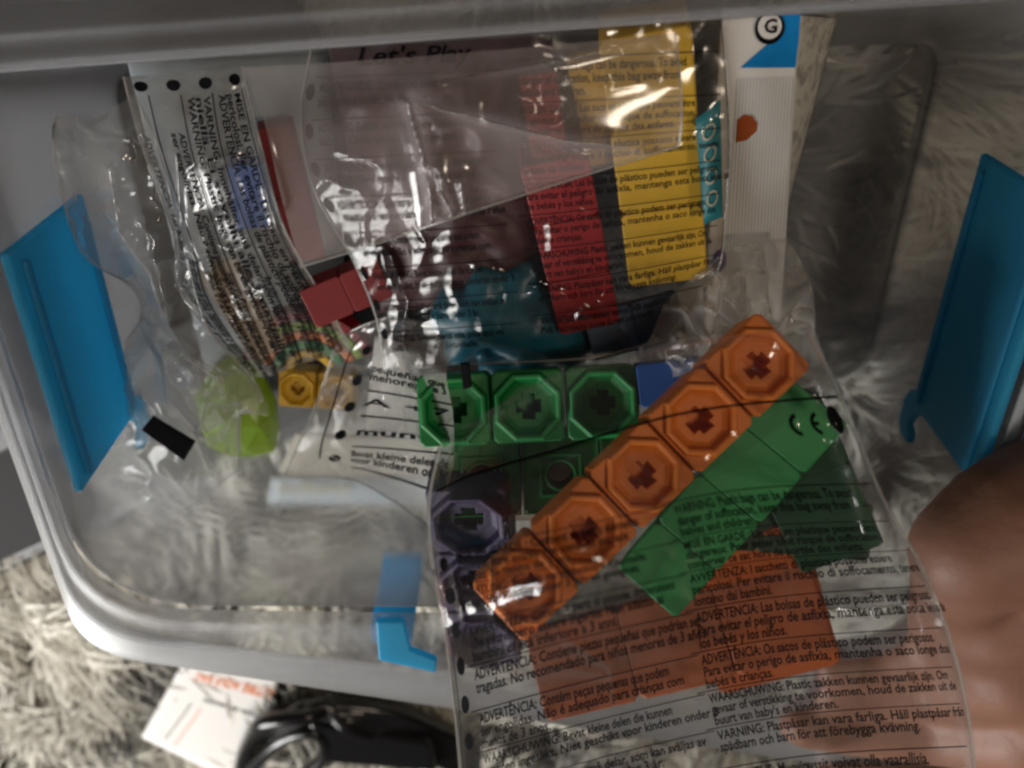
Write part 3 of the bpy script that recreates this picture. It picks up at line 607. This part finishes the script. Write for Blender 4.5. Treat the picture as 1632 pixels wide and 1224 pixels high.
# --- cloudy flap folded over the upper bag
flap = Film([[(385, 108, .120), (600, 95, .118), (850, 75, .124), (1076, 52, .122)],
             [(420, 190, .127), (620, 170, .128), (860, 150, .129), (1084, 130, .127)],
             [(445, 300, .129), (620, 270, .130), (860, 235, .131), (1086, 190, .128)],
             [(478, 425, .125), (600, 388, .126), (850, 305, .128), (1082, 232, .127)]], seed=21, wrinkle=.0022, wsc=.0045, ridge=.0003,
            creases=[([(650, 165), (672, 240), (684, 300), (690, 370)], .006, 12), ([(650, 160), (760, 190), (900, 225), (1020, 235)], .004, 12), ([(735, 290), (745, 350)], .004, 16), ([(700, 300), (720, 340), (700, 380)], .005, 9), ([(700, 130), (900, 95), (1050, 60)], .002, 8), ([(410, 200), (450, 330)], .003, 7)])
fl = empty('plastic_bag', W(760, 230, .115), 'cloudy open bag end folded over the maroon packet and the yellow cubes', 'plastic bag')
flap.mesh('front_film', M['filmhazy'], 160, 90, fl); flap.edge('bag_edge', [(0, 1), (.5, 1), (1, 1)], M['seam'], fl, .0004); flap.edge('bag_edge', [(1, 0), (1, 1)], M['seam'], fl, .0004)
# --- left printed bag (print runs down the picture)
left = Film([[(385, 105, .104), (415, 230, .108), (455, 370, .106), (530, 500, .098), (560, 560, .09)],
             [(330, 112, .106), (350, 240, .110), (395, 380, .108), (450, 500, .100), (480, 580, .09)],
             [(260, 118, .104), (285, 240, .108), (330, 390, .106), (370, 490, .098), (430, 600, .088)],
             [(196, 122, .098), (225, 230, .100), (275, 370, .100), (290, 470, .092), (400, 600, .08)]], seed=31, wrinkle=.003, wsc=.006, ridge=.0007,
            creases=[([(215, 150), (225, 210)], .003, 6), ([(280, 240), (290, 380)], .003, 6), ([(320, 360), (345, 460)], .005, 7), ([(405, 210), (440, 360)], .003, 6), ([(290, 380), (400, 560)], .003, 8)])
lb = empty('plastic_bag', W(340, 330, .08), 'grey tinted bag with black print running downwards at the left of the upper bag', 'plastic bag')
left.mesh('front_film', M['filmtext'], 150, 100, lb); left.mesh('back_film', M['filmback'], 40, 30, lb, drop=.03)
left.edge('bag_edge', [(0, 1), (.5, 1), (1, 1)], M['seam'], lb); left.edge('bag_edge', [(0, 0), (1, 0)], M['seam'], lb)
it = []
for k in range(4):
    v = .86 - k * .245; it.append(('line', [(.09, v - .055), (.5, v - .06), (.97, v - .05)], 0, .005)); it.append(('disc', .055, v - .01, .022, .055))
    if k != 0: it += [('text', (LC + RC)[(k * 3 + j) % 16][j % 2], .10 if k > 1 else .2, v + .02 + j * .062, .84 if k > 1 else .74, .075) for j in range(3 if k > 1 else 2)]
    else: it += [('text', RC[3][0], .22, v + .075, .76, .085)]
for j in range(7): it.append(('text', RC[(j * 2) % 8][1], .58 + .02 * (j % 3), .12 + j * .125, .40, .11))
left.prints(it, M['ink'], lb)
# dark top fold of that bag
fl_f = flap.folds(fl, [[(650, 160), (760, 190), (900, 225), (1020, 235)]])
left.folds(lb, [[(280, 240), (290, 380)]])
# --- loose clear films at far left
lf = Film([[(88, 180, .096), (150, 185, .104), (215, 150, .104)],
           [(88, 260, .098), (160, 250, .112), (250, 230, .106)],
           [(130, 400, .092), (195, 360, .108), (290, 380, .102)],
           [(215, 462, .086), (240, 470, .100), (330, 520, .094)],
           [(232, 540, .080), (300, 560, .094), (400, 600, .088)],
           [(330, 690, .074), (380, 660, .084), (420, 640, .080)]], seed=41, wrinkle=.007, wsc=.010, ridge=.002, creases=[([(175, 270), (190, 370), (240, 440), (260, 500)], .005, 8), ([(250, 420), (270, 520), (330, 620)], .004, 7)])
e = empty('plastic_bag', W(200, 330, .08), 'crumpled empty clear film end sticking out at the far left of the box', 'plastic bag')
lf.mesh('film', M['filmthin'], 80, 150, e); lf.edge('film_edge', [(0, 0), (0, .5), (0, 1)], M['seam'], e, .0005); lf.edge('film_edge', [(1, 0), (1, 1)], M['seam'], e, .0003); lf.folds(e)
l2 = Film([[(228, 505, .082), (270, 520, .090), (330, 570, .092), (400, 590, .088)],
           [(165, 600, .076), (240, 610, .092), (330, 620, .094), (430, 660, .084)],
           [(122, 705, .070), (230, 700, .086), (330, 700, .086), (385, 660, .080)],
           [(150, 775, .068), (210, 780, .078), (290, 760, .080), (382, 745, .072)],
           [(255, 835, .066), (262, 830, .070), (300, 810, .070), (375, 752, .068)]], seed=51, wrinkle=.006, wsc=.010, ridge=.002,
          creases=[([(260, 560), (300, 570), (345, 600), (310, 690), (340, 760)], .004, 7), ([(260, 565), (270, 640), (330, 700)], .004, 6), ([(380, 640), (378, 740)], .004, 6), ([(345, 590), (360, 650)], .004, 6), ([(265, 745), (300, 790)], .004, 10)])
e = empty('plastic_bag', W(260, 680, .06), 'loose clear film tip with a black tab near the left blue clip', 'plastic bag')
l2.mesh('film', M['filmthin'], 100, 110, e); 
for q in ([(0, 0), (0, .5), (0, 1)], [(0, 1), (1, 1)], [(1, .4), (1, 1)]): l2.edge('film_edge', q, M['seam'], e, .0004)
l2.folds(e)
def tab(pts, z, parent):
    V = [W(x, y, z) for x, y in pts]; o = meshobj('black_tab', V + [v - Vector((0, 0, .0010)) for v in V], [(0, 1, 2, 3), (7, 6, 5, 4)] + [(i, 4 + i, 4 + (i + 1) % 4, (i + 1) % 4) for i in range(4)], M['ink'], parent, smooth=False); bev(o, .0003); return o
tab([(243, 664), (311, 705), (293, 735), (225, 686)], .0975, e)
# --- small labelled bag
sm = Film([[(620, 505, .098), (660, 510, .102), (740, 540, .110)],
           [(545, 540, .090), (610, 560, .100), (712, 590, .131)],
           [(505, 640, .084), (590, 640, .098), (722, 660, .1335)],
           [(470, 720, .078), (570, 720, .092), (722, 735, .130)],
           [(452, 762, .074), (570, 768, .086), (700, 850, .112)]], seed=61, wrinkle=.0025, wsc=.008, ridge=.001, creases=[([(470, 750), (520, 720), (560, 745), (640, 730)], .004, 8), ([(520, 620), (560, 600)], .003, 6), ([(720, 620), (735, 680), (700, 760)], .004, 6), ([(640, 560), (670, 660)], .003, 8)])
e = empty('plastic_bag', W(590, 650, .08), 'small clear bag end with black ovals left of the green cups', 'plastic bag')
sm.mesh('film', M['filmthin'], 100, 110, e); sm.edge('film_edge', [(0, 0), (0, .5), (0, 1)], M['seam'], e, .0004); sm.edge('film_edge', [(0, 1), (1, 1)], M['seam'], e, .0004)
it = [('line', [(.22, .22), (.21, .45), (.24, .70), (.26, .80)], .007, 0)]
for k, v in enumerate((.27, .41, .53, .66, .80)): it.append(('disc', .36, v, .04, .024))
it += [('text', t, .46, v, .5, .05) for t, v in (('pequeñas que', .36), ('menores de 3', .40), ('A +7', .52), ('mundo', .66), ('Bevat kleine delen die', .78), ('voor kinderen onder', .82))]
it += [('line', [(.46, v), (1, v)], 0, .004) for v in (.45, .57, .72, .86)]
sm.prints(it, M['ink'], e)
o = sheet('paper_slip', 'small white paper slip with grey code print behind the small labelled bag', 'paper slip', [(598, 535), (668, 560), (668, 700), (580, 690)], .086, M['paper'])
tab([(733, 580), (748, 580), (752, 618), (738, 622)], .1345, e)
# --- crumpled film fan at right
rf = Film([[(1060, 480, .108), (1160, 400, .108), (1252, 378, .100)],
           [(1040, 530, .110), (1170, 470, .120), (1290, 450, .106)],
           [(1020, 570, .114), (1160, 545, .130), (1302, 540, .122)],
           [(1030, 610, .118), (1180, 590, .140), (1340, 640, .140)]], seed=71, wrinkle=.005, wsc=.012, ridge=.002,
          creases=[([(1215, 400), (1230, 520)], .005, 7), ([(1290, 460), (1240, 520)], .005, 7), ([(1150, 450), (1130, 560)], .005, 8), ([(1185, 430), (1190, 540)], .004, 7)])
e = empty('plastic_bag', W(1200, 500, .09), 'crumpled gathered film neck just above the far end of the bright orange strip', 'plastic bag')
rf.mesh('film', M['filmneck'], 110, 100, e); rf.edge('film_edge', [(1, 0), (1, 1)], M['seam'], e, .0004); rf.folds(e)
# ---------------------------------------------------------------- on the rug below the box
e, at = sheet('leaflet', 'white printed leaflet with orange heading and thin rules lying on the rug below the box', 'leaflet', [(300, 1040), (450, 1060), (400, 1260), (225, 1175)], .026, M['paper'], curl=.001)
print_on('heading_print', at, [('text', 'RETIRE AQUI SAC', .98, .20, .80, .11, 180)], M['orangeink'], e)
print_on('rule_print', at, [('line', [(.18, .92), (.26, .50)], .0003), ('text', 'servicio de atención', .95, .42, .6, .05, 180)], M['ink'], e)
print_on('orange_rule_print', at, [('line', [(.27, .95), (.36, .52)], .0003)], M['orangeink'], e)
def tube(name, pts, r, mat, parent, n=8, cyc=False):
    V = []; Fc = []; P = [Vector(p) for p in pts]; C = np.array([p[:] for p in P]); t = np.linspace(0, 1, len(P) * 8); Q = [Vector(q) for q in crom(C, t)]
    for i, p in enumerate(Q):
        d = (Q[min(i + 1, len(Q) - 1)] - Q[max(i - 1, 0)]).normalized(); a = d.cross(Vector((0, 0, 1))).normalized(); b = d.cross(a)
        V += [p + (a * math.cos(k * 2 * math.pi / n) + b * math.sin(k * 2 * math.pi / n)) * r for k in range(n)]
    for i in range(len(Q) - 1):
        for k in range(n): Fc.append((i * n + k, i * n + (k + 1) % n, (i + 1) * n + (k + 1) % n, (i + 1) * n + k))
    Fc += [tuple(range(n)), tuple(range((len(Q) - 1) * n, len(Q) * n))[::-1]]
    return meshobj(name, V, Fc, mat, parent)
e = empty('black_cable', W(560, 1170, .02), 'glossy black cable bundle with moulded plug lying on the rug beside the leaflet', 'cable')
for k in range(6):
    o_ = k * 9
    tube('cable_loop', [W(385 + o_ * .3, 1225 - o_, .03), W(400 + o_ * .4, 1180 - o_ * .6, .034 + k * .002), W(440 + o_, 1160 - o_ * .4, .036 + k * .002), W(480 + o_, 1130 - o_ * .2 + (k % 2) * 12, .040), W(560, 1125 + o_ * .8, .038 + k * .001), W(640, 1140 + o_ * .9, .036), W(700, 1165 + o_, .034), W(760, 1190 + o_, .03)], .0042, M['blackp'], e)
tube('cable_loop', [W(390, 1240, .032), (W(440, 1185, .04)), W(500, 1165, .042), W(520, 1200, .04), W(480, 1240, .035)], .004, M['blackp'], e)
slab('plug', [W(500, 1118, .03), W(690, 1150, .03), W(700, 1195, .03), W(520, 1180, .03)], .026, .044, M['blackp'], e, .002)
# ---------------------------------------------------------------- hand
pe = empty('person', W(1650, 1000, .13), 'bare hand reaching in from the right with fingers bent behind the front bag', 'person')
H = lambda x, y, z, r: (W(x, y, z), r)
hand = skin('hand', [
    [H(2000, 660, .120, .045), H(1850, 760, .128, .042), H(1720, 840, .140, .030)],
    [H(1720, 880, .140, .030), H(1770, 1040, .138, .034), H(1800, 1230, .140, .032)], [H(1850, 830, .128, .042), H(1900, 1100, .13, .04)],
    [H(1720, 1000, .142, .026), H(1700, 1150, .146, .022), H(1700, 1260, .146, .022)],
    # thumb, leaving the side of the palm and bending behind the film
    [H(1720, 830, .140, .029), H(1620, 845, .146, .0215), H(1548, 880, .149, .0172), H(1535, 925, .146, .0145), H(1500, 985, .134, .0105), H(1480, 1030, .128, .0090)],
    # index to little finger
    [H(1660, 960, .146, .018), H(1590, 990, .146, .0155), H(1500, 1030, .132, .0112), H(1400, 1055, .127, .0098), H(1330, 1060, .128, .0085)],
    [H(1680, 1060, .147, .018), H(1610, 1070, .147, .0155), H(1500, 1095, .132, .0115), H(1390, 1100, .127, .0100), H(1328, 1105, .128, .0088)],
    [H(1680, 1170, .147, .018), H(1630, 1170, .147, .0150), H(1500, 1170, .132, .0113), H(1360, 1160, .129, .0100), H(1278, 1152, .131, .0090)],
    [H(1690, 1270, .147, .018), H(1640, 1262, .146, .0145), H(1520, 1255, .132, .0105), H(1400, 1242, .129, .0092), H(1335, 1236, .130, .0082)],
], M['skin'], pe, vox=.0016, smooth=34)
